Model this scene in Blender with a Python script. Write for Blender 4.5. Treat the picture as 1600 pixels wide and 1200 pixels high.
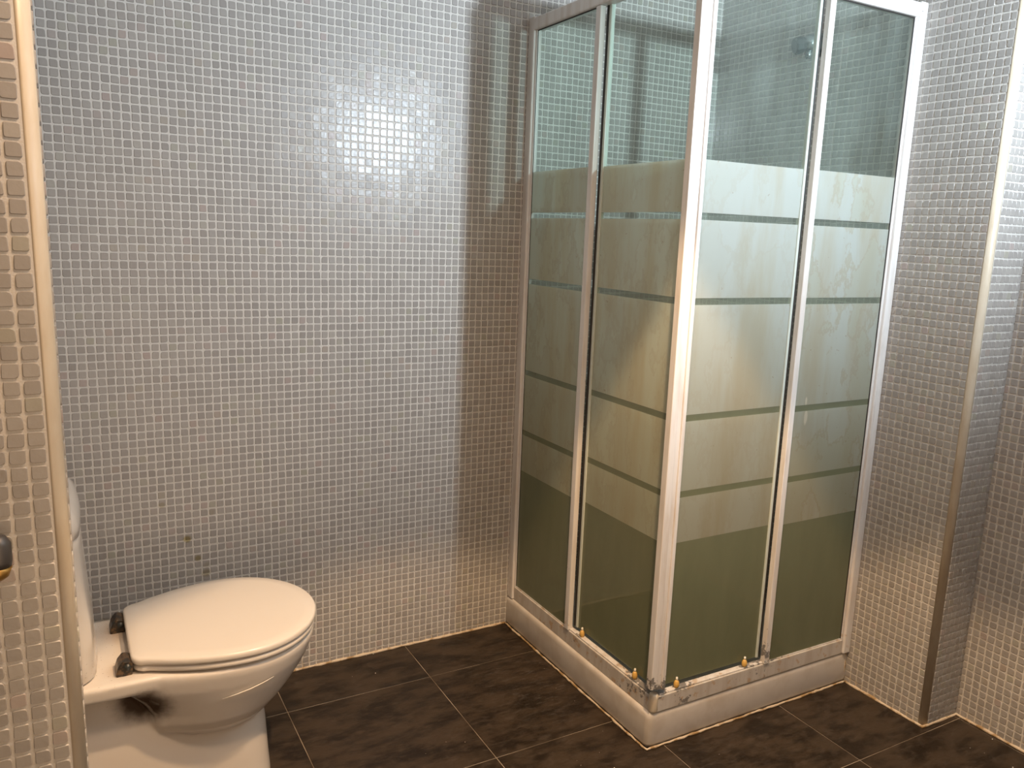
import bpy, bmesh, math, random
import numpy as np
from mathutils import Matrix, Vector

# ------------------------------------------------------------------ clear
for _o in list(bpy.data.objects):
    bpy.data.objects.remove(_o)
SC = bpy.context.scene
COL = SC.collection

# ------------------------------------------------------------------ camera
CAM = Vector((-2.13105, -2.34668, 1.37072))
PITCH, ROLL, YAW, FPX = -0.18366, 0.03746, 0.51335, 1266.48
_f = Vector((math.sin(YAW) * math.cos(PITCH), math.cos(YAW) * math.cos(PITCH), math.sin(PITCH)))
_r0 = Vector((math.cos(YAW), -math.sin(YAW), 0))
_u0 = _r0.cross(_f)
_r = math.cos(ROLL) * _r0 + math.sin(ROLL) * _u0
_u = -math.sin(ROLL) * _r0 + math.cos(ROLL) * _u0
cam_data = bpy.data.cameras.new('camera')
cam = bpy.data.objects.new('camera', cam_data)
COL.objects.link(cam)
M = Matrix(((_r.x, _u.x, -_f.x, CAM.x), (_r.y, _u.y, -_f.y, CAM.y), (_r.z, _u.z, -_f.z, CAM.z), (0, 0, 0, 1)))
cam.matrix_world = M
cam_data.sensor_fit = 'HORIZONTAL'
cam_data.sensor_width = 36
cam_data.lens = FPX / 1600 * 36
cam_data.clip_start = 0.02
SC.camera = cam

# ------------------------------------------------------------------ world, lights, exposure
SC.view_settings.view_transform = 'Standard'
SC.view_settings.look = 'None'
SC.view_settings.gamma = 1
SC.view_settings.use_curve_mapping = False
SC.view_settings.exposure = 0.0
w = bpy.data.worlds.new('world')
SC.world = w
w.use_nodes = True
w.node_tree.nodes['Background'].inputs[0].default_value = (0.9, 0.85, 0.8, 1)
w.node_tree.nodes['Background'].inputs[1].default_value = 0.2


def light(name, kind, loc, energy, color, **kw):
    d = bpy.data.lights.new(name, kind)
    d.energy = energy
    d.color = color
    for k, v in kw.items():
        setattr(d, k, v)
    o = bpy.data.objects.new(name, d)
    o.location = loc
    COL.objects.link(o)
    return o


# cool mirror lamp on the front wall (behind and to the right of the camera)
l = light('mirror_lamp_light', 'SPOT', (-0.42, -2.44, 1.90), 285, (0.75, 0.88, 1.0), spot_size=math.radians(138), spot_blend=1.0, shadow_soft_size=0.045)
l.rotation_euler = (math.radians(112), 0, math.radians(2))      # shines across the room to the back wall, a little upwards
# warm recessed ceiling spot over the room
l = light('ceiling_spot_light', 'SPOT', (-1.21, -1.40, 2.47), 185, (1.0, 0.65, 0.36), spot_size=math.radians(68.5), spot_blend=0.15, shadow_soft_size=0.03)
# added wide and weaker warm fill from above, nearer the partition
l = light('overhead_fill_light', 'SPOT', (-1.72, -1.72, 2.45), 88, (1.0, 0.67, 0.41), spot_size=math.radians(160), spot_blend=1.0, shadow_soft_size=0.10)
# added soft warm fill behind the camera, in front of the closed wall
l = light('rear_fill_light', 'AREA', (-1.9, -2.57, 0.95), 7, (1.0, 0.68, 0.42), shape='RECTANGLE', size=0.8, size_y=1.6)
l.rotation_euler = (math.radians(90), 0, 0)

R = random.Random(7)
NR = np.random.default_rng(11)

# ------------------------------------------------------------------ material helpers


def mat(name):
    m = bpy.data.materials.new(name)
    m.use_nodes = True
    nt = m.node_tree
    b = nt.nodes['Principled BSDF']
    return m, nt, b


def N(nt, t, **kw):
    n = nt.nodes.new(t)
    for k, v in kw.items():
        setattr(n, k, v)
    return n


def L(nt, a, b):
    nt.links.new(a, b)


def mathn(nt, op, a, b=None, clamp=False):
    n = N(nt, 'ShaderNodeMath', operation=op)
    n.use_clamp = clamp
    for i, v in enumerate((a, b)):
        if v is None:
            continue
        if isinstance(v, (int, float)):
            n.inputs[i].default_value = v
        else:
            L(nt, v, n.inputs[i])
    return n.outputs[0]


def mixc(nt, fac, a, b):
    n = N(nt, 'ShaderNodeMix', data_type='RGBA')
    for idx, v in ((0, fac), (6, a), (7, b)):
        if isinstance(v, (int, float)):
            n.inputs[idx].default_value = v
        elif isinstance(v, tuple):
            n.inputs[idx].default_value = (*v, 1) if len(v) == 3 else v
        else:
            L(nt, v, n.inputs[idx])
    return n.outputs[2]


def mapr(nt, v, a, b, c=0.0, d=1.0, smooth=True):
    n = N(nt, 'ShaderNodeMapRange')
    if smooth:
        n.interpolation_type = 'SMOOTHSTEP'
    L(nt, v, n.inputs[0])
    n.inputs[1].default_value = a
    n.inputs[2].default_value = b
    n.inputs[3].default_value = c
    n.inputs[4].default_value = d
    return n.outputs[0]


def pos(nt, scale=None):
    g = N(nt, 'ShaderNodeNewGeometry')
    if scale is None:
        return g.outputs['Position']
    m = N(nt, 'ShaderNodeMapping')
    m.inputs['Scale'].default_value = scale
    L(nt, g.outputs['Position'], m.inputs[0])
    return m.outputs[0]


def noise(nt, vec, scale, detail=3, rough=0.55):
    n = N(nt, 'ShaderNodeTexNoise')
    n.inputs['Scale'].default_value = scale
    n.inputs['Detail'].default_value = detail
    n.inputs['Roughness'].default_value = rough
    L(nt, vec, n.inputs['Vector'])
    return n.outputs[0]


def blob(nt, centre, radius, soft=0.5, scale=(1, 1, 1), wob=0.0):
    """mask = 1 near a world point"""
    p = pos(nt)
    s = N(nt, 'ShaderNodeVectorMath', operation='SUBTRACT')
    L(nt, p, s.inputs[0])
    s.inputs[1].default_value = centre
    m = N(nt, 'ShaderNodeVectorMath', operation='MULTIPLY')
    L(nt, s.outputs[0], m.inputs[0])
    m.inputs[1].default_value = scale
    ln = N(nt, 'ShaderNodeVectorMath', operation='LENGTH')
    L(nt, m.outputs[0], ln.inputs[0])
    v = ln.outputs['Value']
    if wob:
        v = mathn(nt, 'ADD', v, mathn(nt, 'MULTIPLY', mathn(nt, 'SUBTRACT', noise(nt, p, 60), 0.5), wob))
    return mapr(nt, v, radius * (1 - soft), radius, 1.0, 0.0)


def bump(nt, b, h, strength=0.3, dist=0.001):
    n = N(nt, 'ShaderNodeBump')
    n.inputs['Strength'].default_value = strength
    n.inputs['Distance'].default_value = dist
    L(nt, h, n.inputs['Height'])
    L(nt, n.outputs[0], b.inputs['Normal'])


def sepz(nt):
    s = N(nt, 'ShaderNodeSeparateXYZ')
    L(nt, pos(nt), s.inputs[0])
    return s.outputs


STAINS = [((-1.912, 0, .591), .012, .5), ((-1.850, 0, .482), .014, 1), ((-1.8235, 0, .4195), .012, .9), ((-1.781, 0, .553), .012, .35),
          ((-1.803, 0, .371), .016, .6), ((-1.80, 0, .395), .012, .3)]


def stain_mask(nt):
    tot = None
    for c, r, k in STAINS:
        b = mathn(nt, 'MULTIPLY', blob(nt, c, r, .6, wob=.006), k)
        tot = b if tot is None else mathn(nt, 'MAXIMUM', tot, b)
    return tot


# glazed mosaic tile
m_tile, nt, b = mat('mosaic_tile_glaze')
g = N(nt, 'ShaderNodeNewGeometry')
oi = N(nt, 'ShaderNodeObjectInfo')
rnd = mathn(nt, 'FRACT', mathn(nt, 'ADD', g.outputs['Random Per Island'], oi.outputs['Random']))
rp = N(nt, 'ShaderNodeValToRGB')
rp.color_ramp.interpolation = 'LINEAR'
els = rp.color_ramp.elements
els[0].position = 0.0
els[0].color = (0.285, 0.268, 0.252, 1)
els[1].position = 1.0
els[1].color = (0.375, 0.354, 0.332, 1)
for p_, c_ in ((0.45, (0.322, 0.303, 0.285, 1)), (0.90, (0.345, 0.327, 0.305, 1)), (0.935, (0.36, 0.30, 0.28, 1)), (0.96, (0.325, 0.315, 0.265, 1))):
    e = els.new(p_)
    e.color = c_
L(nt, rnd, rp.inputs[0])
c = mixc(nt, mathn(nt, 'MULTIPLY', noise(nt, pos(nt), 260, 2), 0.25), rp.outputs[0], (0.33, 0.31, 0.28))
c = mixc(nt, mathn(nt, 'MULTIPLY', stain_mask(nt), .75), c, (0.16, 0.12, 0.03))
L(nt, c, b.inputs['Base Color'])
b.inputs['Roughness'].default_value = 0.25
b.inputs['Specular IOR Level'].default_value = 0.26
bump(nt, b, noise(nt, pos(nt), 110, 2), 0.25, 0.0012)

# grout
m_grout, nt, b = mat('cement_grout')
xyz = sepz(nt)
n1 = noise(nt, pos(nt), 9, 3)
c = mixc(nt, n1, (0.52, 0.495, 0.46), (0.61, 0.585, 0.545))
low = mathn(nt, 'MULTIPLY', mapr(nt, xyz[2], 0.0, 0.05, 1, 0), mapr(nt, noise(nt, pos(nt), 25, 3), .45, .65))
c = mixc(nt, mathn(nt, 'MULTIPLY', low, .6), c, (0.36, 0.25, 0.12))
c = mixc(nt, mathn(nt, 'MULTIPLY', stain_mask(nt), .7), c, (0.36, 0.28, 0.06))
L(nt, c, b.inputs['Base Color'])
b.inputs['Roughness'].default_value = 0.6
b.inputs['Specular IOR Level'].default_value = 0.25
bump(nt, b, noise(nt, pos(nt), 350, 2), 0.5, 0.001)

# cream plastic tile trim
m_trim, nt, b = mat('cream_trim')
c = mixc(nt, mapr(nt, noise(nt, pos(nt, (1, 1, .25)), 30, 4), .35, .7), (0.60, 0.535, 0.43), (0.52, 0.44, 0.33))
L(nt, c, b.inputs['Base Color'])
b.inputs['Roughness'].default_value = 0.35

# old sealant
m_seal, nt, b = mat('old_sealant')
c = mixc(nt, mapr(nt, noise(nt, pos(nt), 28, 4), .45, .62), (0.60, 0.50, 0.37), (0.34, 0.22, 0.10))
L(nt, c, b.inputs['Base Color'])
b.inputs['Roughness'].default_value = 0.5
bump(nt, b, noise(nt, pos(nt), 120, 3), 0.8, 0.002)

# ceramic
m_cer, nt, b = mat('white_ceramic')
c0 = mixc(nt, noise(nt, pos(nt), 6, 3), (0.66, 0.61, 0.55), (0.72, 0.67, 0.61))
c0 = mixc(nt, mathn(nt, 'MULTIPLY', blob(nt, (-2.015, -.50, .315), .082, .6, (1, .5, 1.1), wob=.02), .97), c0, (0.035, 0.015, 0.005))  # brown dirt under the ledge, with the shade of the recess painted in
sp = mathn(nt, 'MULTIPLY', mapr(nt, noise(nt, pos(nt), 210, 2), .68, .74), blob(nt, (-2.08, -.41, .40), .13, .5, (1, .6, 1)))
c0 = mixc(nt, sp, c0, (0.10, 0.05, 0.02))
hal = mathn(nt, 'MAXIMUM', blob(nt, (-2.055, -.33, .395), .07, .9), blob(nt, (-2.055, -.515, .395), .05, .9))
c0 = mixc(nt, mathn(nt, 'MULTIPLY', hal, .35), c0, (0.30, 0.15, 0.05))
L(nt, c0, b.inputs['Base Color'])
b.inputs['Roughness'].default_value = 0.16
b.inputs['Coat Weight'].default_value = 0.15

m_lid, nt, b = mat('white_seat_plastic')
c0 = mixc(nt, noise(nt, pos(nt), 4, 3), (0.655, 0.605, 0.545), (0.70, 0.65, 0.59))
L(nt, c0, b.inputs['Base Color'])
b.inputs['Roughness'].default_value = 0.2

m_tray, nt, b = mat('shower_tray_acrylic')
c0 = mixc(nt, mapr(nt, noise(nt, pos(nt), 14, 5), .4, .7), (0.60, 0.56, 0.51), (0.52, 0.47, 0.41))
L(nt, c0, b.inputs['Base Color'])
b.inputs['Roughness'].default_value = 0.28

# flaking white lacquer on aluminium
def lacquer(name, top, zlim, amount, base=(0.70, 0.68, 0.66)):
    m, nt, b = mat(name)
    xyz = sepz(nt)
    n1 = noise(nt, pos(nt), 85, 5, .65)
    n2 = noise(nt, pos(nt), 20, 3)
    thr = mathn(nt, 'MULTIPLY', mapr(nt, xyz[2], zlim, zlim - .1, 0, 1), amount)
    near = mathn(nt, 'MAXIMUM', blob(nt, (-.80, -.815, .14), .30, .8), blob(nt, (-.385, -.815, .2), .14, .6))
    thr = mathn(nt, 'MULTIPLY', thr, mathn(nt, 'ADD', mathn(nt, 'MULTIPLY', near, .9), .22))
    s = mathn(nt, 'ADD', mathn(nt, 'MULTIPLY', n1, .55), mathn(nt, 'MULTIPLY', n2, .45))
    k = mapr(nt, mathn(nt, 'ADD', s, thr), .66, .675)
    c = mixc(nt, mapr(nt, noise(nt, pos(nt, (1, 1, .12)), 40, 3), .4, .7), base, (base[0] * .86, base[1] * .82, base[2] * .78))
    rust = mathn(nt, 'MULTIPLY', mapr(nt, noise(nt, pos(nt), 33, 3), .56, .66), mapr(nt, xyz[2], .24, .12, 0, .7))
    c = mixc(nt, rust, c, (0.42, 0.26, 0.12))
    c = mixc(nt, k, c, (0.20, 0.19, 0.18))
    L(nt, c, b.inputs['Base Color'])
    r = mixc(nt, k, (0.3, 0.3, 0.3), (0.55, 0.55, 0.55))
    L(nt, r, b.inputs['Roughness'])
    bump(nt, b, mathn(nt, 'ADD', mathn(nt, 'MULTIPLY', k, -1), mathn(nt, 'MULTIPLY', n1, mathn(nt, 'MULTIPLY', thr, 4))), .7, 0.0012)
    return m


m_white = lacquer('white_lacquer', 0, .27, .165)
m_rail = lacquer('worn_bottom_rail', 0, .40, .105, (0.55, 0.52, 0.48))

m_conn, nt, b = mat('aged_plastic')
b.inputs['Base Color'].default_value = (0.60, 0.53, 0.42, 1)
b.inputs['Roughness'].default_value = 0.35
m_yellow, nt, b = mat('yellowed_plastic')
b.inputs['Base Color'].default_value = (0.62, 0.38, 0.10, 1)
b.inputs['Roughness'].default_value = 0.35
m_tip, nt, b = mat('white_plastic')
b.inputs['Base Color'].default_value = (0.8, 0.76, 0.66, 1)
b.inputs['Roughness'].default_value = 0.3
m_black, nt, b = mat('black_gasket')
b.inputs['Base Color'].default_value = (0.02, 0.018, 0.016, 1)
b.inputs['Roughness'].default_value = 0.5
m_edge, nt, b = mat('glass_edge_strip')
b.inputs['Base Color'].default_value = (0.50, 0.55, 0.50, 1)
b.inputs['Roughness'].default_value = 0.25
m_hinge, nt, b = mat('tarnished_hinge_metal')
c0 = mixc(nt, mapr(nt, noise(nt, pos(nt), 90, 3), .45, .6), (0.05, 0.045, 0.04), (0.15, 0.10, 0.06))
L(nt, c0, b.inputs['Base Color'])
b.inputs['Metallic'].default_value = 0.6
b.inputs['Roughness'].default_value = 0.35
m_chrome, nt, b = mat('dull_chrome')
b.inputs['Base Color'].default_value = (0.25, 0.28, 0.28, 1)
b.inputs['Metallic'].default_value = 0.9
b.inputs['Roughness'].default_value = 0.25
m_dark, nt, b = mat('dark_rubber')
b.inputs['Base Color'].default_value = (0.025, 0.03, 0.03, 1)
b.inputs['Roughness'].default_value = 0.4
m_steel, nt, b = mat('brushed_steel')
b.inputs['Base Color'].default_value = (0.09, 0.085, 0.085, 1)
b.inputs['Metallic'].default_value = 0.5
b.inputs['Roughness'].default_value = 0.4
m_brass, nt, b = mat('brass')
b.inputs['Base Color'].default_value = (0.40, 0.24, 0.07, 1)
b.inputs['Metallic'].default_value = 0.8
b.inputs['Roughness'].default_value = 0.4
m_chip, nt, b = mat('white_crumb')
b.inputs['Base Color'].default_value = (0.8, 0.78, 0.72, 1)
b.inputs['Roughness'].default_value = 0.6
m_ceil, nt, b = mat('white_ceiling_paint')
b.inputs['Base Color'].default_value = (0.72, 0.69, 0.65, 1)
b.inputs['Roughness'].default_value = 0.9
m_plain, nt, b = mat('plain_tiled_wall_tone')
b.inputs['Base Color'].default_value = (0.36, 0.33, 0.30, 1)
b.inputs['Roughness'].default_value = 0.5

# dark slate-look porcelain floor tiles
m_floor, nt, b = mat('dark_slate_porcelain')
oi = N(nt, 'ShaderNodeObjectInfo')
mp = N(nt, 'ShaderNodeMapping')
mp.inputs['Scale'].default_value = (1, 2.2, 1)
cmb = N(nt, 'ShaderNodeCombineXYZ')
L(nt, mathn(nt, 'MULTIPLY', oi.outputs['Random'], 30), cmb.inputs[0])
L(nt, cmb.outputs[0], mp.inputs['Location'])
L(nt, pos(nt), mp.inputs[0])
n1 = noise(nt, mp.outputs[0], 7, 6, .6)
n2 = noise(nt, mp.outputs[0], 26, 5, .7)
c0 = mixc(nt, mapr(nt, n1, .38, .62), (0.0160, 0.0105, 0.0064), (0.046, 0.0315, 0.0200))
c0 = mixc(nt, mathn(nt, 'MULTIPLY', mapr(nt, n2, .48, .70), .5), c0, (0.070, 0.052, 0.039))
# chalky scrub marks by the tray
sc = mathn(nt, 'MULTIPLY', mapr(nt, noise(nt, pos(nt, (1, 3.5, 1)), 22, 6, .7), .50, .72), blob(nt, (-.93, -.38, 0), .30, .9, (1.2, .75, 1)))
c0 = mixc(nt, mathn(nt, 'MULTIPLY', sc, .55), c0, (0.11, 0.098, 0.088))
L(nt, c0, b.inputs['Base Color'])
r = mapr(nt, n2, .3, .8, .32, .55)
L(nt, r, b.inputs['Roughness'])
b.inputs['Specular IOR Level'].default_value = 0.28
bump(nt, b, mathn(nt, 'ADD', n1, mathn(nt, 'MULTIPLY', n2, .5)), .35, 0.003)

m_fgrout, nt, b = mat('floor_grout')
c0 = mixc(nt, mapr(nt, noise(nt, pos(nt), 5, 4), .38, .62), (0.34, 0.28, 0.21), (0.14, 0.105, 0.07))
L(nt, c0, b.inputs['Base Color'])
b.inputs['Roughness'].default_value = 0.7

# shower glass: clear with lime film, and a frosted zone with clear stripes
ZT = 1.5651
ZB = 0.5779
STR = [1.4385, 1.2274, 0.9264, 0.7209]


YF_ = -.800


def glass(name, base, patchy, seed):
    m = bpy.data.materials.new(name)
    m.use_nodes = True
    nt = m.node_tree
    nt.nodes.clear()
    out = N(nt, 'ShaderNodeOutputMaterial')
    xyz = sepz(nt)
    z = xyz[2]
    fr = mathn(nt, 'MULTIPLY', mathn(nt, 'LESS_THAN', z, ZT), mathn(nt, 'GREATER_THAN', z, ZB))
    for s in STR:
        a = mathn(nt, 'MULTIPLY', mathn(nt, 'LESS_THAN', z, s), mathn(nt, 'GREATER_THAN', z, s - .0175))
        fr = mathn(nt, 'MULTIPLY', fr, mathn(nt, 'SUBTRACT', 1.0, a))
    # clear zone: greenish glass with a thin film of lime, heavier low down
    tr = N(nt, 'ShaderNodeBsdfTransparent')
    tr.inputs[0].default_value = (0.90, 0.95, 0.925, 1)
    fd = N(nt, 'ShaderNodeBsdfDiffuse')
    fd.inputs[0].default_value = (0.26, 0.29, 0.25, 1)
    ft = N(nt, 'ShaderNodeBsdfTranslucent')
    ft.inputs[0].default_value = (0.26, 0.29, 0.25, 1)
    lowc = mixc(nt, mapr(nt, z, .7, 1.8), (0.32, 0.335, 0.205), (0.50, 0.57, 0.535))
    L(nt, lowc, fd.inputs[0])
    L(nt, lowc, ft.inputs[0])
    fm = N(nt, 'ShaderNodeMixShader')
    fm.inputs[0].default_value = 0.5
    L(nt, fd.outputs[0], fm.inputs[1])
    L(nt, ft.outputs[0], fm.inputs[2])
    film = mathn(nt, 'ADD', mapr(nt, z, .6, 1.6, .78, .10, False), mathn(nt, 'MULTIPLY', mathn(nt, 'SUBTRACT', noise(nt, pos(nt, (1, 1, .3)), 14, 4), .5), .25), True)
    cl = N(nt, 'ShaderNodeMixShader')
    L(nt, film, cl.inputs[0])
    L(nt, tr.outputs[0], cl.inputs[1])
    L(nt, fm.outputs[0], cl.inputs[2])
    # frosted zone
    off = N(nt, 'ShaderNodeVectorMath', operation='ADD')
    L(nt, pos(nt), off.inputs[0])
    off.inputs[1].default_value = (seed, seed * 2, seed)
    mp = N(nt, 'ShaderNodeMapping')
    mp.inputs['Scale'].default_value = (1, 1, .16)
    L(nt, off.outputs[0], mp.inputs[0])
    streak = noise(nt, mp.outputs[0], 9, 5, .6)
    mp2 = N(nt, 'ShaderNodeMapping')
    mp2.inputs['Scale'].default_value = (1, 1, .55)
    L(nt, off.outputs[0], mp2.inputs[0])
    patch = noise(nt, mp2.outputs[0], 7, 7, .62)
    col = mixc(nt, mapr(nt, streak, .40, .68), base, tuple(a_ * b_ for a_, b_ in zip(base, (.91, .83, .72))))
    pm = mathn(nt, 'MULTIPLY', mapr(nt, patch, .475, .495), patchy)
    col = mixc(nt, pm, col, (0.58, 0.60, 0.51))
    rim = mathn(nt, 'MULTIPLY', mathn(nt, 'MULTIPLY', mapr(nt, patch, .47, .485), mapr(nt, patch, .515, .50)), .5 * patchy + .08)
    col = mixc(nt, rim, col, (0.52, 0.46, 0.35))
    sp = mapr(nt, noise(nt, off.outputs[0], 70, 2), .73, .77)
    col = mixc(nt, mathn(nt, 'MULTIPLY', sp, .5), col, (0.36, 0.25, 0.14))
    for c_, r_ in (((-.309, YF_, .936), .010), ((-.304, YF_, .890), .018)):
        col = mixc(nt, blob(nt, c_, r_, .35, (2.2, .3, .7), wob=.006), col, (.85, .82, .74))
    dirt = N(nt, 'ShaderNodeMix', data_type='RGBA', blend_type='MULTIPLY')
    dirt.inputs[0].default_value = 1
    L(nt, col, dirt.inputs[6])
    dcol = mixc(nt, mapr(nt, z, .55, 1.4), (0.80, 0.76, 0.64), (1, 1, 1))
    L(nt, dcol, dirt.inputs[7])
    col = dirt.outputs[2]
    dd = N(nt, 'ShaderNodeBsdfDiffuse')
    dt = N(nt, 'ShaderNodeBsdfTranslucent')
    L(nt, col, dd.inputs[0])
    L(nt, col, dt.inputs[0])
    dm = N(nt, 'ShaderNodeMixShader')
    dm.inputs[0].default_value = 0.52
    L(nt, dd.outputs[0], dm.inputs[1])
    L(nt, dt.outputs[0], dm.inputs[2])
    mx = N(nt, 'ShaderNodeMixShader')
    L(nt, fr, mx.inputs[0])
    L(nt, cl.outputs[0], mx.inputs[1])
    L(nt, dm.outputs[0], mx.inputs[2])
    gl = N(nt, 'ShaderNodeBsdfGlossy')
    gl.inputs['Roughness'].default_value = 0.09
    L(nt, mapr(nt, fr, 0, 1, .03, .22), gl.inputs['Roughness'])
    fz = N(nt, 'ShaderNodeFresnel')
    fz.inputs[0].default_value = 1.45
    fin = N(nt, 'ShaderNodeMixShader')
    g_ = N(nt, 'ShaderNodeNewGeometry')
    facfr = mathn(nt, 'MULTIPLY', fz.outputs[0], mathn(nt, 'SUBTRACT', 1.0, g_.outputs['Backfacing']))
    L(nt, facfr, fin.inputs[0])
    L(nt, mx.outputs[0], fin.inputs[1])
    L(nt, gl.outputs[0], fin.inputs[2])
    L(nt, fin.outputs[0], out.inputs[0])
    return m


# ------------------------------------------------------------------ mesh helpers


def link(name, me, parent=None, **props):
    o = bpy.data.objects.new(name, me)
    COL.objects.link(o)
    if parent is not None:
        o.parent = parent
    for k, v in props.items():
        o[k] = v
    return o


def from_bm(name, bm, m, parent=None, smooth=False, **props):
    me = bpy.data.meshes.new(name)
    bmesh.ops.recalc_face_normals(bm, faces=bm.faces)
    bm.to_mesh(me)
    bm.free()
    me.materials.append(m)
    if smooth:
        me.polygons.foreach_set('use_smooth', [True] * len(me.polygons))
    return link(name, me, parent, **props)


def box_bm(bm, x0, x1, y0, y1, z0, z1, bev=0.0, seg=2):
    r = bmesh.ops.create_cube(bm, size=1)
    vs = r['verts']
    for v in vs:
        v.co = Vector(((x0 + x1) / 2 + v.co.x * (x1 - x0), (y0 + y1) / 2 + v.co.y * (y1 - y0), (z0 + z1) / 2 + v.co.z * (z1 - z0)))
    if bev > 0:
        es = list({e for v in vs for e in v.link_edges})
        bmesh.ops.bevel(bm, geom=es, offset=bev, segments=seg, profile=.5, affect='EDGES', clamp_overlap=True)


def box(name, ext, m, parent=None, bev=0.0, seg=2, smooth=False, **props):
    bm = bmesh.new()
    box_bm(bm, *ext, bev=bev, seg=seg)
    o = from_bm(name, bm, m, parent, **props)
    return o


def prism_bm(bm, poly, z0, z1, zcut=None):
    """poly: list of (x,y); extruded in z"""
    a = [bm.verts.new((x, y, z0)) for x, y in poly]
    b_ = [bm.verts.new((x, y, z1)) for x, y in poly]
    n = len(poly)
    for i in range(n):
        bm.faces.new((a[i], a[(i + 1) % n], b_[(i + 1) % n], b_[i]))
    bm.faces.new(a[::-1])
    bm.faces.new(b_)


def rings_bm(bm, rings, cap0=True, cap1=True):
    vs = [[bm.verts.new(p) for p in r] for r in rings]
    n = len(rings[0])
    for i in range(len(rings) - 1):
        for j in range(n):
            bm.faces.new((vs[i][j], vs[i][(j + 1) % n], vs[i + 1][(j + 1) % n], vs[i + 1][j]))
    if cap0:
        bm.faces.new(vs[0][::-1])
    if cap1:
        bm.faces.new(vs[-1])


def empty(name, loc, **props):
    o = bpy.data.objects.new(name, None)
    o.location = loc
    o.empty_display_size = .1
    COL.objects.link(o)
    for k, v in props.items():
        o[k] = v
    return o


def rebase(root):
    """children were modelled in world space: keep them there under a moved Empty"""
    bpy.context.view_layer.update()
    inv = Matrix.Translation(root.location).inverted()
    for ch in root.children:
        ch.matrix_parent_inverse = inv


def tube_pts(bm, pts, r, seg=8, cap=True):
    pts = [Vector(p) for p in pts]
    rings = []
    for i, p in enumerate(pts):
        d = (pts[min(i + 1, len(pts) - 1)] - pts[max(i - 1, 0)]).normalized()
        up = Vector((0, 0, 1)) if abs(d.z) < .9 else Vector((1, 0, 0))
        s = d.cross(up).normalized()
        t = s.cross(d).normalized()
        rr = r[i] if isinstance(r, (list, tuple)) else r
        rings.append([p + rr * (math.cos(a) * s + math.sin(a) * t) for a in (2 * math.pi * k / seg for k in range(seg))])
    rings_bm(bm, rings, cap, cap)


def project(p):
    d = Vector(p) - CAM
    zz = d.dot(_f)
    if zz < 0.05:
        return None
    return 800 + FPX * d.dot(_r) / zz, 600 - FPX * d.dot(_u) / zz, zz


# ------------------------------------------------------------------ mosaic walls
H = 2.50
PX, PZ = 0.02202, 0.02185


def tile_outline(rng):
    a = 0.0094
    w_, h_ = a + rng.uniform(-.0004, .0003), a + rng.uniform(-.0004, .0003)
    pts = []
    big = rng.integers(0, 4) if rng.random() < .55 else -1
    for q, (sx, sy) in enumerate(((1, 1), (-1, 1), (-1, -1), (1, -1))):
        r_ = rng.uniform(.0014, .0028)
        if q == big:
            r_ = rng.uniform(.0036, .0055)
        cx_, cy_ = sx * (w_ - r_), sy * (h_ - r_)
        a0 = {0: 0, 1: 90, 2: 180, 3: 270}[q]
        for k in range(3):
            t = math.radians(a0 + 45 * k)
            pts.append((cx_ + r_ * math.cos(t), cy_ + r_ * math.sin(t)))
    rot = rng.uniform(-.035, .035)
    c_, s_ = math.cos(rot), math.sin(rot)
    sh = rng.uniform(-.03, .03)
    return np.array([((x + sh * y) * c_ - y * s_, x * s_ + y * c_) for x, y in pts])


VARIANTS = [tile_outline(NR) for _ in range(40)]
VMESH = {}


def tile_verts(o):
    inn = o * 0.885
    base = np.column_stack([o, np.full(12, -.0006)])
    tx, ty = math.sin(o[0, 0] * 9e5) * .014, math.sin(o[3, 1] * 7e5) * .014
    top = np.column_stack([inn, .0020 + inn[:, 0] * tx + inn[:, 1] * ty])
    return np.vstack([base, top])


T_FACES = [tuple((i, (i + 1) % 12, 12 + (i + 1) % 12, 12 + i)) for i in range(12)] + [tuple(range(12, 24))]


def variant_mesh(k):
    if k not in VMESH:
        me = bpy.data.meshes.new('mosaic_tile')
        me.from_pydata([tuple(v) for v in tile_verts(VARIANTS[k])], [], T_FACES)
        me.polygons.foreach_set('use_smooth', [True] * 12 + [False])
        me.materials.append(m_tile)
        VMESH[k] = me
    return VMESH[k]


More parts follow.
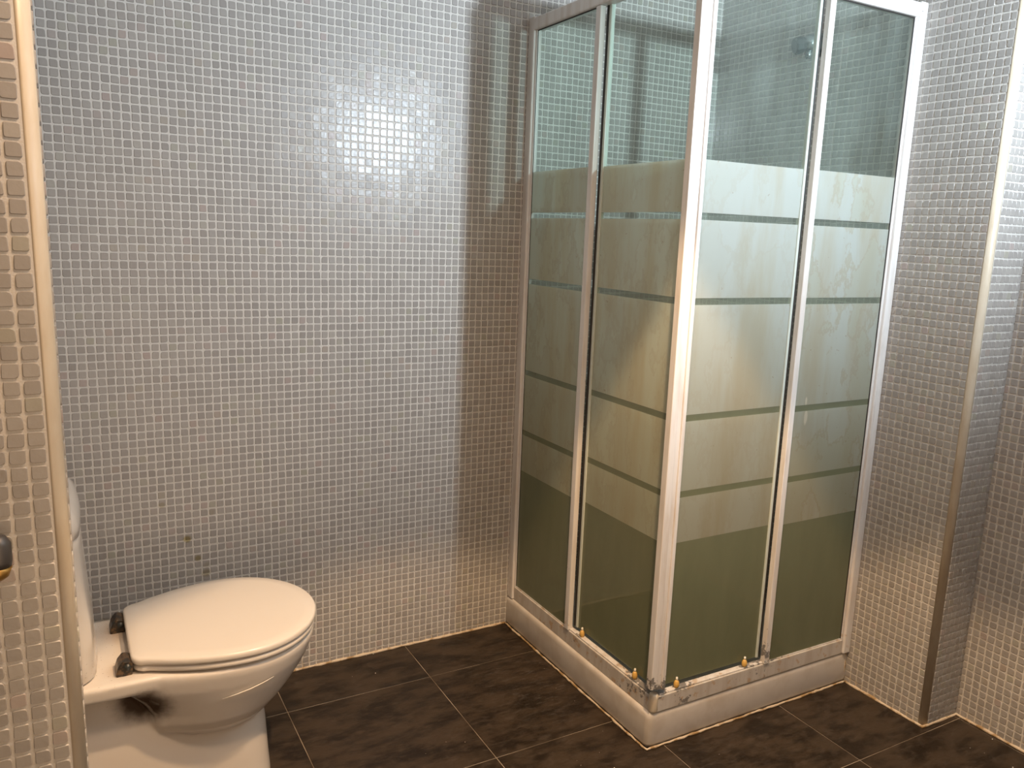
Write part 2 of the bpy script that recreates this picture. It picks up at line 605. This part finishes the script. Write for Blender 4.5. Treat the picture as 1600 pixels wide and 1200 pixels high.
def mosaic(wall, origin, ud, n, u0, u1, z0, z1, ph_u, ph_z, singles=0, visible=None, pu=PX):
    """tiles on the plane through origin; u along ud, z up, n = outward normal"""
    ud, n = Vector(ud), Vector(n)
    O = Vector(origin)
    flip = ud.cross(Vector((0, 0, 1))).dot(n) < 0
    cells = []
    iu0, iu1 = math.floor((u0 - ph_u) / pu), math.ceil((u1 - ph_u) / pu)
    iz0, iz1 = math.floor((z0 - ph_z) / PZ), math.ceil((z1 - ph_z) / PZ)
    for i in range(iu0, iu1):
        for j in range(iz0, iz1):
            cu = ph_u + (i + .5) * pu + .0003 * math.sin(j * 1.7 + (i // 14) * 2) + NR.uniform(-.0003, .0003)
            cz = ph_z + (j + .5) * PZ + .0003 * math.sin(i * 1.3 + (j // 14) * 2) + NR.uniform(-.0003, .0003)
            if cu + .0088 < u0 + .003 or cu - .0088 > u1 - .003 or cz + .0088 < z0 + .004 or cz - .0088 > z1 - .003:
                continue
            full = cu - .0095 > u0 and cu + .0095 < u1 and cz - .0095 > z0 and cz + .0095 < z1
            cells.append([cu, cz, full, None])
    cand = []
    if singles:
        for k, cc in enumerate(cells):
            if not cc[2]:
                continue
            p = O + ud * cc[0] + Vector((0, 0, cc[1]))
            q = project(p)
            if q is None or not (3 < q[0] < 1597 and 3 < q[1] < 1197):
                continue
            if visible and not visible(q, p):
                continue
            cand.append(((p - CAM).length, k))
        cand.sort()
        cand = [k for _, k in cand[:singles]]
    cs = set(cand)
    X = Matrix((ud, Vector((0, 0, 1)), n)).transposed()
    if flip:
        X4 = Matrix((-ud, Vector((0, 0, 1)), n)).transposed().to_4x4()
    else:
        X4 = X.to_4x4()
    for k in cand:
        cu, cz = cells[k][:2]
        o = bpy.data.objects.new('tile', variant_mesh(int(NR.integers(0, len(VARIANTS)))))
        COL.objects.link(o)
        o.parent = wall
        o.matrix_local = Matrix.Translation(O + ud * cu + Vector((0, 0, cz))) @ X4
    rest = [c_ for k, c_ in enumerate(cells) if k not in cs]
    nr = len(rest)
    if not nr:
        return
    V = np.zeros((nr, 24, 3))
    pre = [tile_verts(v) for v in VARIANTS]
    for k, (cu, cz, full, _) in enumerate(rest):
        v = pre[int(NR.integers(0, len(VARIANTS)))].copy()
        v[:, 0] += cu
        v[:, 1] += cz
        if not full:
            v[:, 0] = np.clip(v[:, 0], u0 + .0012, u1 - .0012)
            v[:, 1] = np.clip(v[:, 1], z0 + .002, z1 - .001)
        V[k] = v
    Wd = np.array(O)[None, None, :] + V[..., 0:1] * np.array(ud) + V[..., 1:2] * np.array((0, 0, 1)) + V[..., 2:3] * np.array(n)
    me = bpy.data.meshes.new('tiles')
    F = np.array(T_FACES[:12])
    if flip:
        F = F[:, ::-1]
    top = np.arange(12, 24)
    if flip:
        top = top[::-1]
    per = np.concatenate([F.ravel(), top])
    loops = (per[None, :] + (np.arange(nr) * 24)[:, None]).ravel().astype(np.int32)
    starts1 = np.concatenate([np.arange(12) * 4, [48]])
    starts = (starts1[None, :] + (np.arange(nr) * 60)[:, None]).ravel().astype(np.int32)
    me.vertices.add(nr * 24)
    me.vertices.foreach_set('co', Wd.ravel().astype(np.float32))
    me.loops.add(len(loops))
    me.loops.foreach_set('vertex_index', loops)
    me.polygons.add(len(starts))
    me.polygons.foreach_set('loop_start', starts)
    me.polygons.foreach_set('use_smooth', np.tile(np.array([True] * 12 + [False]), nr))
    me.update(calc_edges=True)
    me.validate()
    me.materials.append(m_tile)
    o = link('tiles', me, wall)
    o['kind'] = 'stuff'


def struct(name, ext, m, bev=0, label=None):
    o = box(name, ext, m, None, bev)
    o['kind'] = 'structure'
    if label:
        o['label'] = label
    return o


XP = -2.1342      # end plane of the partition
YP = -1.20       # front plane of the partition
XO = 0.155       # outer right wall plane
YR = -1.081      # return of the right wall
wall_back = struct('wall_back', (-2.42, 0.15, 0.0, 0.10, 0, H), m_grout, label='back wall covered in small grey beige mosaic tiles with pale grout')
mosaic(wall_back, (0, 0, 0), (1, 0, 0), (0, -1, 0), -2.27, 0, 0.0, H, -1.4600, 1.067, 300,
       lambda q, p: q[0] > 62 + q[1] * .075 and p.x < -.83 and not (q[1] > 890 and q[0] < 510))
wall_right = struct('wall_right', (0, 0.10, YR + .0168, 0.0, 0, H), m_grout, label='right wall mosaic from the shower to the cream corner trim')
mosaic(wall_right, (0, 0, 0), (0, 1, 0), (-1, 0, 0), YR + .017, 0, 0.0, H, -1.0960 + .0050, 1.3085, 300, lambda q, p: p.y < -.84)
wall_return = struct('wall_return', (0.0168, XO, YR, YR + .10, 0, H), m_grout, label='narrow mosaic return face beside the right wall trim')
mosaic(wall_return, (0, YR, 0), (1, 0, 0), (0, -1, 0), .017, XO, 0, H, XO - .0225 * 7 + .001, 1.3085, 300, pu=.0200)
wall_rf = struct('wall_right_front', (XO, XO + .10, -2.60, YR + .05, 0, H), m_grout, label='set back mosaic wall at the right edge')
mosaic(wall_rf, (XO, 0, 0), (0, 1, 0), (-1, 0, 0), -1.90, YR, 0, H, YR - .0135, 1.3085 + .004, 300)
wall_part = struct('wall_partition', (-3.0, XP - .0160, YP, -1.10, 0, H), m_grout, label='near mosaic partition with cream corner trim at the left edge')
box('partition_end', (XP - .020, XP - .0005, YP + .0160, -1.10, 0, H), m_grout, wall_part)
mosaic(wall_part, (0, YP, 0), (1, 0, 0), (0, -1, 0), -2.60, XP - .0165, 0, H, -2.1540 - .0219 * 20, .9498 + .0045, 300)
ob = len(bpy.data.objects)
mosaic(wall_part, (XP, 0, 0), (0, 1, 0), (1, 0, 0), YP + .017, -1.10, 0, H, YP + .017, .9498 + .0045, 0)
wall_left = struct('wall_left', (-2.37, -2.27, -1.10, 0, 0, H), m_grout)
mosaic(wall_left, (-2.27, 0, 0), (0, 1, 0), (1, 0, 0), -1.10, 0, 0, H, -1.10, 1.067, 0)
struct('wall_left_front', (-3.1, -3.0, -2.60, -1.10, 0, H), m_plain)
struct('wall_front', (-3.1, XO + .1, -2.70, -2.60, 0, H), m_plain)
struct('ceiling', (-3.1, XO + .1, -2.70, 0.1, H, H + .08), m_ceil, label='plain white ceiling')

# quarter-round corner trims


def quarter(name, cx_, cy_, r, a0, z0, z1, label, parent=None):
    bm = bmesh.new()
    poly = [(cx_, cy_)]
    for k in range(9):
        t = math.radians(a0 + 90 * k / 8)
        poly.append((cx_ + r * math.cos(t), cy_ + r * math.sin(t)))
    prism_bm(bm, poly, z0, z1)
    o = from_bm(name, bm, m_trim, parent)
    for p_ in o.data.polygons:
        if abs(p_.normal.z) < .5:
            p_.use_smooth = True
    o['kind'] = 'structure'
    o['label'] = label
    return o


t1 = quarter('trim_1', XP - .0163, YP + .0163, .0168, -90, 0, H, 'cream rounded corner trim on the near mosaic partition')
# the partition leans a touch out of plumb
LEAN = Matrix.Translation((XP, YP, .75)) @ Matrix.Rotation(-.0072, 4, 'Y') @ Matrix.Translation((-XP, -YP, -.75))
t1.matrix_world = LEAN
wall_part.matrix_world = LEAN
quarter('trim_2', .017, YR + .017, .0178, 180, 0, H, 'cream rounded corner trim on the right wall')

# floor
floor = struct('floor', (-3.1, XO + .1, -2.70, 0.1, -.06, -.0012), m_fgrout, label='floor of large dark slate look square tiles with thin pale grout')
TX, TY = .4416, .4425
for i in range(-4, 5):
    for j in range(-6, 2):
        x0 = -1.1835 + i * TX
        y0 = -.6575 + j * TY
        x1, y1 = x0 + TX, y0 + TY
        x0, x1 = max(x0, -3.0), min(x1, XO)
        y0, y1 = max(y0, -2.60), min(y1, 0.0)
        if x1 - x0 < .004 or y1 - y0 < .004:
            continue
        g_ = .0012
        box('tile', (x0 + g_, x1 - g_, y0 + g_, y1 - g_, -.010, 0), m_floor, floor, bev=.0006, seg=1)


def bead(name, pts, r, m, parent=None, jit=.0010, step=.02, **props):
    bm = bmesh.new()
    out, rad = [], []
    for a, b_ in zip(pts[:-1], pts[1:]):
        a, b_ = Vector(a), Vector(b_)
        n_ = max(2, int((b_ - a).length / step))
        for k in range(n_):
            out.append(a.lerp(b_, k / n_) + Vector((R.uniform(-jit, jit), R.uniform(-jit, jit), R.uniform(-jit, jit) * .5)))
            rad.append(r * R.uniform(.75, 1.25))
    out.append(Vector(pts[-1]))
    rad.append(r)
    tube_pts(bm, out, rad, 7)
    return from_bm(name, bm, m, parent, True, **props)


for k, pts in enumerate((((-2.26, -.002, .002), (-.802, -.002, .002)), ((-.003, -.812, .002), (-.003, YR, .002), (XO - .003, YR - .003, .002), (XO - .003, -2.0, .002)))):
    o = bead('trim_%d' % (k + 3), pts, .0045, m_seal, None, .0012)
    o['kind'] = 'structure'
    o['label'] = ('stained sealant bead along the foot of the back wall', 'stained sealant bead along the foot of the right wall')[k]

# ------------------------------------------------------------------ shower tray
TW, TD, TH = .800, .808, .104


def rrect(x0, x1, y0, y1, r, z, seg=6):
    """rounded only at the free front-left corner, tiny radii elsewhere"""
    pts = []
    for (cx_, cy_, a0, rr) in ((x1, y1, 0, .003), (x0, y1, 90, .003), (x0, y0, 180, r), (x1, y0, 270, .003)):
        sx = 1 if a0 in (0, 270) else -1
        sy = 1 if a0 in (0, 90) else -1
        for k in range(seg + 1):
            t = math.radians(a0 + 90 * k / seg)
            pts.append((cx_ - sx * rr + rr * math.cos(t), cy_ - sy * rr + rr * math.sin(t), z))
    return pts


tray = empty('shower_tray', (-.40, -.404, 0), label='square cream white shower tray with raised rim in the corner', category='shower tray')
bm = bmesh.new()
e = .0015
prof = [(.004, 0.0005, .020), (.000, .012, .020), (.001, .085, .020), (.0022, .095, .019), (.006, .1015, .016), (.012, .104, .014), (.030, .1045, .012), (.046, .104, .03), (.052, .099, .04), (.060, .070, .05), (.085, .050, .06)]
rg = []
for ins, z_, r_ in prof:
    rg.append(rrect(-TW + ins, -e - (ins if ins > .04 else 0), -TD + ins, -e - (ins if ins > .04 else 0), r_, z_))
rings_bm(bm, rg, True, True)
basin = from_bm('basin', bm, m_tray, tray, True)
dr = bmesh.new()
tube_pts(dr, [(-.40, -.40, .050), (-.40, -.40, .0535)], .045, 24)
drain = from_bm('drain', dr, m_chrome, tray, True)
bead('sealant', [(-TW - .003, -.004, .003), (-TW - .003, -TD - .003, .003), (-.004, -TD - .003, .003)], .0034, m_seal, tray, .0014, .016)
bead('sealant', [(-.007, -TD + .003, .006), (-.007, -TD + .004, .100)], .004, m_seal, tray, .0008, .016)
rebase(tray)

# ------------------------------------------------------------------ shower enclosure
encl = empty('shower_enclosure', (-.782, -.80, TH), label='corner shower enclosure with worn white frame and frosted banded sliding glass', category='shower enclosure')
XL, YF = -.782, -.800          # planes of the fixed glass
ZR0, ZR1 = 1.992, 2.030        # head rail
ZG0 = .156                     # top of the bottom rail
m_gL = glass('glass_left_fixed', (0.72, 0.79, 0.72), .25, 1.3)
m_gL2 = glass('glass_left_door', (0.72, 0.79, 0.72), .15, 4.7)
m_gF = glass('glass_front_door', (0.625, 0.665, 0.625), .12, 9.1)
m_gF2 = glass('glass_front_fixed', (0.625, 0.665, 0.625), .6, 13.37)
# head rails
hr = box('head_rail', (XL - .014, XL + .020, YF - .014, -.004, ZR0, ZR1), m_white, encl, .004)
hr2 = box('head_rail', (XL + .021, -.032, YF - .014, YF + .020, ZR0, ZR1), m_white, encl, .004)
# small bolt under the left rail (seen at the top edge)
# wall profiles (channel plus inner bead)


def profile_set(exts, name='wall_profile'):
    bm = bmesh.new()
    for ex in exts:
        box_bm(bm, *ex[:6], bev=ex[6] if len(ex) > 6 else .002)
    return from_bm(name, bm, m_white, encl)


profile_set([(XL - .015, XL + .014, -.036, -.002, TH + .001, ZR1 + .003, .003), (XL - .007, XL + .008, -.043, -.036, ZG0 - .01, ZR0 + .003, .0015)])
profile_set([(-.031, -.002, YF - .015, YF + .014, TH + .001, ZR1 + .003, .003), (-.040, -.031, YF - .007, YF + .008, ZG0 - .01, ZR0 + .003, .0015)])
# bottom rails: worn face, pale lip on top
for ex, lip in (((XL - .008, XL + .022, YF + .004, -.037, TH + .0008, ZG0 - .005), (XL - .004, XL + .014, YF + .004, -.037, ZG0 - .005, ZG0)),
                ((XL + .006, -.032, YF - .008, YF + .022, TH + .0008, ZG0 - .005), (XL + .006, -.032, YF - .004, YF + .014, ZG0 - .005, ZG0))):
    br = box('bottom_rail', ex, m_rail, encl, .002)
    lp = box('rail_lip', lip, m_white, br, .0015)
# corner connector, bottom
bm = bmesh.new()
rg = []
for z_, r_ in ((.1055, .0120), (.110, .0135), (.146, .0133), (.154, .0125), (.158, .0095)):
    rg.append([(XL + .003 + r_ * math.cos(t), YF + .003 + r_ * math.sin(t), z_) for t in (2 * math.pi * k / 24 for k in range(24))])
rings_bm(bm, rg)
from_bm('corner_connector', bm, m_conn, encl, True)
# fixed panels
gl1 = box('fixed_glass', (XL - .003, XL + .003, -.380, -.038, ZG0 - .002, ZR0 + .002), m_gL, encl)
gl2 = box('fixed_glass', (-.375, -.036, YF - .003, YF + .003, ZG0 - .002, ZR0 + .002), m_gF2, encl)
box('gasket', (XL - .0045, XL - .0032, -.0450, -.0432, ZG0, ZR0), m_black, gl1)
box('gasket', (-.0430, -.0402, YF - .0048, YF - .0032, ZG0, ZR0), m_black, gl2)
box('gasket', (-.358, -.042, YF - .0046, YF - .0032, ZR0 - .003, ZR0 - .0002), m_black, gl2)
box('gasket', (XL - .0046, XL - .0032, -.366, -.044, ZR0 - .003, ZR0 - .0002), m_black, gl1)


def stile(name, polys, z0, z1, m, parent):
    bm = bmesh.new()
    for poly in polys:
        prism_bm(bm, poly, z0, z1)
    bmesh.ops.recalc_face_normals(bm, faces=bm.faces)
    vert = [e for e in bm.edges if abs(e.verts[0].co.z - e.verts[1].co.z) > .3]
    bmesh.ops.bevel(bm, geom=vert, offset=.0024, segments=3, profile=.5, affect='EDGES')
    o = from_bm(name, bm, m, parent)
    return o


def rc(x0, x1, y0, y1):
    return [(x0, y0), (x1, y0), (x1, y1), (x0, y1)]


# stiles on the free edges of the fixed panels
stile('panel_stile', [rc(XL - .012, XL + .006, -.390, -.367)], ZG0 - .002, ZR0 - .001, m_white, encl)
stile('panel_stile', [rc(-.380, -.360, YF - .012, YF + .006)], ZG0 - .002, ZR0 - .001, m_white, encl)

# sliding doors: run inside the fixed panels, meeting at the corner
door_l = empty('sliding_door', (XL + .018, -.62, ZG0 + .02))
door_l.parent = encl
door_f = empty('sliding_door', (-.60, YF + .018, ZG0 + .02))
door_f.parent = encl
ZD0, ZD1 = .168, 1.996
box('glass_pane', (XL + .012, XL + .018, -.797, -.398, ZD0, ZD1), m_gL2, door_l)
box('glass_pane', (-.770, -.392, YF + .012, YF + .018, ZD0, ZD1), m_gF, door_f)
stile('door_edge', [rc(XL + .008, XL + .022, -.412, -.4015)], ZD0, ZD1, m_edge, door_l)
stile('edge_seal', [rc(XL + .0075, XL + .024, -.4010, -.391)], ZD0, ZD1, m_black, door_l)
stile('door_edge', [rc(-.3950, -.3860, YF + .008, YF + .022)], ZD0, ZD1, m_edge, door_f)
stile('edge_seal', [rc(-.3855, -.3805, YF + .0075, YF + .024)], ZD0, ZD1, m_black, door_f)
# meeting stiles at the corner
stile('door_stile', [rc(-.809, -.787, -.819, -.797), rc(-.786, -.766, -.790, -.784)], .185, ZR0, m_white, door_l)
stile('door_stile', [rc(-.7845, -.757, -.811, -.792), rc(-.769, -.757, -.816, -.809)], .176, ZR0, m_white, door_f)


# rollers: yellowed clips with a pale tip
def roller(p, axis, parent):
    bm = bmesh.new()
    x, y, z = p
    rg = []
    for dz, rr in ((-.010, .0055), (-.005, .0078), (.002, .0082), (.008, .0062), (.012, .0035)):
        rg.append([(x + rr * math.cos(t), y + rr * math.sin(t), z + dz) for t in (2 * math.pi * k / 12 for k in range(12))])
    rings_bm(bm, rg)
    from_bm('roller', bm, m_yellow, parent, True)
    bm = bmesh.new()
    tube_pts(bm, [(x, y, z + .0115), (x, y, z + .0155), (x, y, z + .0205)], [.0028, .0034, .0028], 10)
    from_bm('roller_tip', bm, m_tip, parent, True)


roller((XL + .002, -.448, .166), 1, door_l)
roller((XL + .002, -.712, .166), 1, door_l)
roller((-.702, YF + .002, .166), 0, door_f)
roller((-.447, YF + .002, .166), 0, door_f)
bpy.context.view_layer.update()
for dr_ in (door_l, door_f):
    loc = dr_.location.copy()
    dr_.matrix_parent_inverse = Matrix.Identity(4)
    dr_.location = loc - encl.location
    for ch in dr_.children:
        ch.matrix_parent_inverse = Matrix.Translation(loc).inverted()
for ch in encl.children:
    if ch not in (door_l, door_f):
        ch.matrix_parent_inverse = Matrix.Translation(encl.location).inverted()

# ------------------------------------------------------------------ shower head on the right wall
sh = empty('shower_sprayer', (0, -.43, 1.985), label='small dull chrome shower head fixed high on the shower wall', category='shower head')
yh = -.455
bm = bmesh.new()
tube_pts(bm, [(-.002, yh, 1.985), (-.012, yh, 1.985), (-.014, yh, 1.985)], [.036, .034, .026], 24)
from_bm('wall_flange', bm, m_chrome, sh, True)
bm = bmesh.new()
tube_pts(bm, [(-.010, yh, 1.985), (-.030, yh, 1.985), (-.050, yh + .004, 1.983), (-.068, yh + .010, 1.978)], [.027, .030, .027, .020], 20)
from_bm('body', bm, m_chrome, sh, True)
bm = bmesh.new()
tube_pts(bm, [(-.060, yh + .008, 1.981), (-.076, yh + .014, 1.977), (-.090, yh + .020, 1.973), (-.094, yh + .022, 1.972)], [.020, .026, .026, .022], 10)
from_bm('spray_face', bm, m_dark, sh, False)
bm = bmesh.new()
tube_pts(bm, [(-.045, yh, 1.968), (-.052, yh, 1.948), (-.050, yh, 1.938)], [.011, .010, .008], 12)
from_bm('lever', bm, m_chrome, sh, True)
rebase(sh)

# ------------------------------------------------------------------ toilet
YC = -.410
toilet = empty('toilet', (-1.95, YC, 0), label='white close coupled toilet with lid closed and dark hinges by the back wall', category='toilet')


def egg(xb, xf, xm, hb, hw, z, n=56, pf=2.0, corner=.03, yc=YC):
    """outline: flat back edge at xb (half width hb), widest hw at xm, rounded front at xf"""
    right = []
    # from back centre along +y side to the front
    right.append((xb, 0))
    for k in range(1, 4):
        right.append((xb, (hb - corner) * k / 4))
    for k in range(0, 5):
        t = math.radians(90 - 90 * k / 4)
        right.append((xb + corner - corner * math.sin(t) * 1.0, hb - corner + corner * math.cos(t)))
    xs0 = xb + corner
    for k in range(1, 8):
        s = k / 8
        x = xs0 + (xm - xs0) * s
        y = hw - (hw - hb) * ((xm - x) / (xm - xs0)) ** 2
        right.append((x, y))
    for k in range(0, 15):
        t = math.radians(90 * k / 14)
        ct, st = abs(math.cos(t)) ** (2 / pf), abs(math.sin(t)) ** (2 / pf)
        right.append((xm + (xf - xm) * st, hw * ct))
    left = [(x, -y) for x, y in right[::-1] if abs(y) > 1e-6]
    return [(x, yc + y, z) for x, y in right + left]


def skin(name, slices, m, parent, smooth=True, **kw):
    bm = bmesh.new()
    rings_bm(bm, slices)
    return from_bm(name, bm, m, parent, smooth, **kw)


bm = bmesh.new()
XW = -2.268
# pedestal
rings_bm(bm, [egg(XW + .02, -1.722, -1.86, .108, .112, 0.001, pf=2.6, corner=.02), egg(XW + .02, -1.726, -1.87, .108, .110, .05, pf=2.6, corner=.02),
              egg(XW + .02, -1.732, -1.88, .105, .106, .15, pf=2.6, corner=.02), egg(XW + .02, -1.742, -1.90, .102, .102, .25, pf=2.6, corner=.02),
              egg(XW + .02, -1.78, -1.92, .10, .10, .335, pf=2.6, corner=.02)])
# bowl
BW = [(.182, -1.87, -1.765, -1.83, .035, .06), (.187, -1.93, -1.745, -1.845, .075, .095), (.201, -1.965, -1.728, -1.85, .100, .125), (.222, -1.985, -1.708, -1.85, .115, .143),
      (.247, -1.997, -1.684, -1.845, .124, .157), (.275, -2.00, -1.661, -1.84, .130, .168), (.310, -2.02, -1.638, -1.83, .137, .181), (.345, -2.05, -1.619, -1.82, .145, .192),
      (.375, -2.05, -1.609, -1.815, .150, .199), (.388, -2.05, -1.608, -1.815, .150, .200), (.395, -2.05, -1.613, -1.815, .146, .196)]
rings_bm(bm, [egg(xb, xf, xm, hb, hw, z_, corner=.025) for z_, xb, xf, xm, hb, hw in BW])
# rear ledge
rings_bm(bm, [egg(XW + .001, -1.90, -2.02, .146, .156, .355, corner=.02, pf=2.6), egg(XW, -1.88, -2.00, .153, .164, .361, corner=.02, pf=2.6), egg(XW, -1.86, -1.98, .156, .168, .388, corner=.02, pf=2.6),
              egg(XW + .001, -1.87, -1.99, .155, .167, .395, corner=.02, pf=2.6)])
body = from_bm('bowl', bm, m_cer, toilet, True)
rm = body.modifiers.new('remesh', 'REMESH')
rm.mode = 'VOXEL'
rm.voxel_size = .0045
rm.use_smooth_shade = True
sm = body.modifiers.new('smooth', 'SMOOTH')
sm.factor = .6
sm.iterations = 7
# moulded crease on the near flank is cut with a shallow groove ridge
bm = bmesh.new()
cr = [(-1.86, YC - .186, .318), (-1.83, YC - .1885, .323), (-1.80, YC - .1895, .329), (-1.77, YC - .187, .336), (-1.745, YC - .181, .342)]
tube_pts(bm, cr, [.0006, .0014, .0018, .0014, .0006], 8)
from_bm('moulded_crease', bm, m_cer, toilet, True)

# seat and lid
def pad(z0, z1, inset, hb=.150):
    def s(d, z_):
        return egg(-2.0385 + d, -1.6035 - d, -1.805, hb - d, .208 - d, z_, corner=.032)
    return [s(inset + .004, z0), s(inset + .001, z0 + .002), s(inset, z0 + .005), s(inset, z1 - .006), s(inset + .0015, z1 - .002), s(inset + .005, z1), s(inset + .03, z1 + .0012)]


seat = skin('seat', pad(.400, .4150, .003), m_lid, toilet)
lid = skin('lid', pad(.4165, .4340, .0), m_lid, toilet)
for yy in (YC + .10, YC - .112):
    bm = bmesh.new()
    xh = -2.052
    poly = [(-.017, .394), (.016, .394), (.018, .420), (.010, .428), (-.002, .430), (-.012, .418), (-.017, .402)]
    a = [bm.verts.new((xh + px_, yy - .023, pz_)) for px_, pz_ in poly]
    c_ = [bm.verts.new((xh + px_, yy + .023, pz_)) for px_, pz_ in poly]
    for i in range(len(poly)):
        k = (i + 1) % len(poly)
        bm.faces.new((a[i], a[k], c_[k], c_[i]))
    bm.faces.new(a[::-1])
    bm.faces.new(c_)
    bmesh.ops.recalc_face_normals(bm, faces=bm.faces)
    bmesh.ops.bevel(bm, geom=list(bm.edges), offset=.003, segments=2, profile=.5, affect='EDGES')
    h_ = from_bm('hinge', bm, m_hinge, toilet)
    bm = bmesh.new()
    tube_pts(bm, [(xh + .006, yy - .030, .416), (xh + .006, yy + .030, .416)], .0065, 12)
    from_bm('hinge_pin', bm, m_dark, h_, True)

# cistern


def crect(x0, x1, hw, z_, r=.05, bul=.012):
    pts = []
    for cx_, sy, a0, rr in ((x1, 1, 0, r), (x0, 1, 90, .01), (x0, -1, 180, .01), (x1, -1, 270, r)):
        sx = 1 if a0 in (0, 270) else -1
        for k in range(7):
            t = math.radians(a0 + 90 * k / 6)
            pts.append([cx_ - sx * rr + rr * math.cos(t), sy * (hw - rr) + rr * math.sin(t)])
    for p_ in pts:
        if p_[0] > (x0 + x1) / 2:
            p_[0] += bul * (1 - (p_[1] / hw) ** 2) - bul
    ins = []
    # subdivide the front edge for the bulge
    front = [[x1 + bul * (1 - ((hw - r) * s / hw) ** 2) - bul, (hw - r) * s] for s in (-.66, -.33, 0, .33, .66)]
    pts = front + pts
    return [(p_[0], YC + p_[1], z_) for p_ in pts]


cis = skin('cistern', [crect(XW, -2.104, .150, .3955, .05), crect(XW, -2.100, .158, .402, .055), crect(XW, -2.100, .164, .44, .055), crect(XW, -2.105, .170, .52, .055), crect(XW, -2.112, .176, .62, .055),
                       crect(XW, -2.117, .180, .70, .055), crect(XW, -2.118, .181, .722, .055), crect(XW, -2.121, .178, .7245, .055)], m_cer, toilet)
cl = skin('cistern_lid', [crect(XW, -2.121, .179, .7255, .055), crect(XW, -2.116, .184, .727, .055), crect(XW, -2.116, .184, .748, .055), crect(XW, -2.120, .180, .768, .055), crect(XW, -2.130, .170, .781, .055), crect(XW + .01, -2.150, .15, .786, .055)], m_cer, toilet)
bm = bmesh.new()
tube_pts(bm, [(-2.20, YC, .783), (-2.20, YC, .791), (-2.20, YC, .793)], [.024, .024, .020], 24)
from_bm('flush_button', bm, m_chrome, toilet, True)
rebase(toilet)
for h_ in toilet.children:
    for g2 in h_.children:
        g2.matrix_parent_inverse = Matrix.Identity(4)

# ------------------------------------------------------------------ peg on the near partition
pg = empty('wall_peg', (-2.212, YP - .002, .955), label='dark metal peg with brass underside on the near partition at the left edge', category='wall peg')
bm = bmesh.new()
tube_pts(bm, [(-2.216, YP, .960), (-2.216, YP - .030, .960)], .007, 12)
from_bm('stem', bm, m_steel, pg, True)
bm = bmesh.new()
tube_pts(bm, [(-2.214, YP - .034, .948), (-2.214, YP - .034, .955), (-2.214, YP - .034, .976), (-2.215, YP - .034, .984), (-2.216, YP - .034, .988)], [.0145, .0155, .0155, .011, .004], 20)
from_bm('peg_body', bm, m_steel, pg, True)
bm = bmesh.new()
tube_pts(bm, [(-2.216, YP - .034, .930), (-2.216, YP - .034, .936), (-2.214, YP - .034, .948)], [.006, .0125, .0148], 20)
from_bm('brass_cap', bm, m_brass, pg, True)
rebase(pg)

# ------------------------------------------------------------------ mirror lamp fitting and recessed spots (behind the camera)
ml = empty('mirror_lamp', (-.55, -2.60, 1.90), label='slim white lamp bar high on the plain front wall', category='lamp')
box('lamp_body', (-.82, -.28, -2.60, -2.475, 1.87, 1.93), m_white, ml, .004)
rebase(ml)

# ------------------------------------------------------------------ crumbs on the floor
bm = bmesh.new()
spots = [(-1.37, -.008 - .03), (-1.27, -.55), (-.86, -.20), (-.83, -.40), (-.90, -.62), (-1.0, -.75), (-.62, -.93), (.06, -1.20)]
for sx_, sy_ in spots:
    for k in range(R.randint(2, 5)):
        x = sx_ + R.gauss(0, .05)
        y = min(-.01, sy_ + R.gauss(0, .05))
        if x > -.81 and y > -.82:
            continue
        s = R.choice((.0005, .0006, .0008, .0017))
        rr = bmesh.ops.create_icosphere(bm, subdivisions=1, radius=s)
        for v in rr['verts']:
            v.co.x = x + v.co.x * R.uniform(.8, 1.5)
            v.co.y = y + v.co.y
            v.co.z = s * .5 + v.co.z * .6
o = from_bm('floor_crumbs', bm, m_chip, None, False, label='tiny white crumbs of plaster scattered on the dark floor tiles', category='crumbs')
o['kind'] = 'stuff'
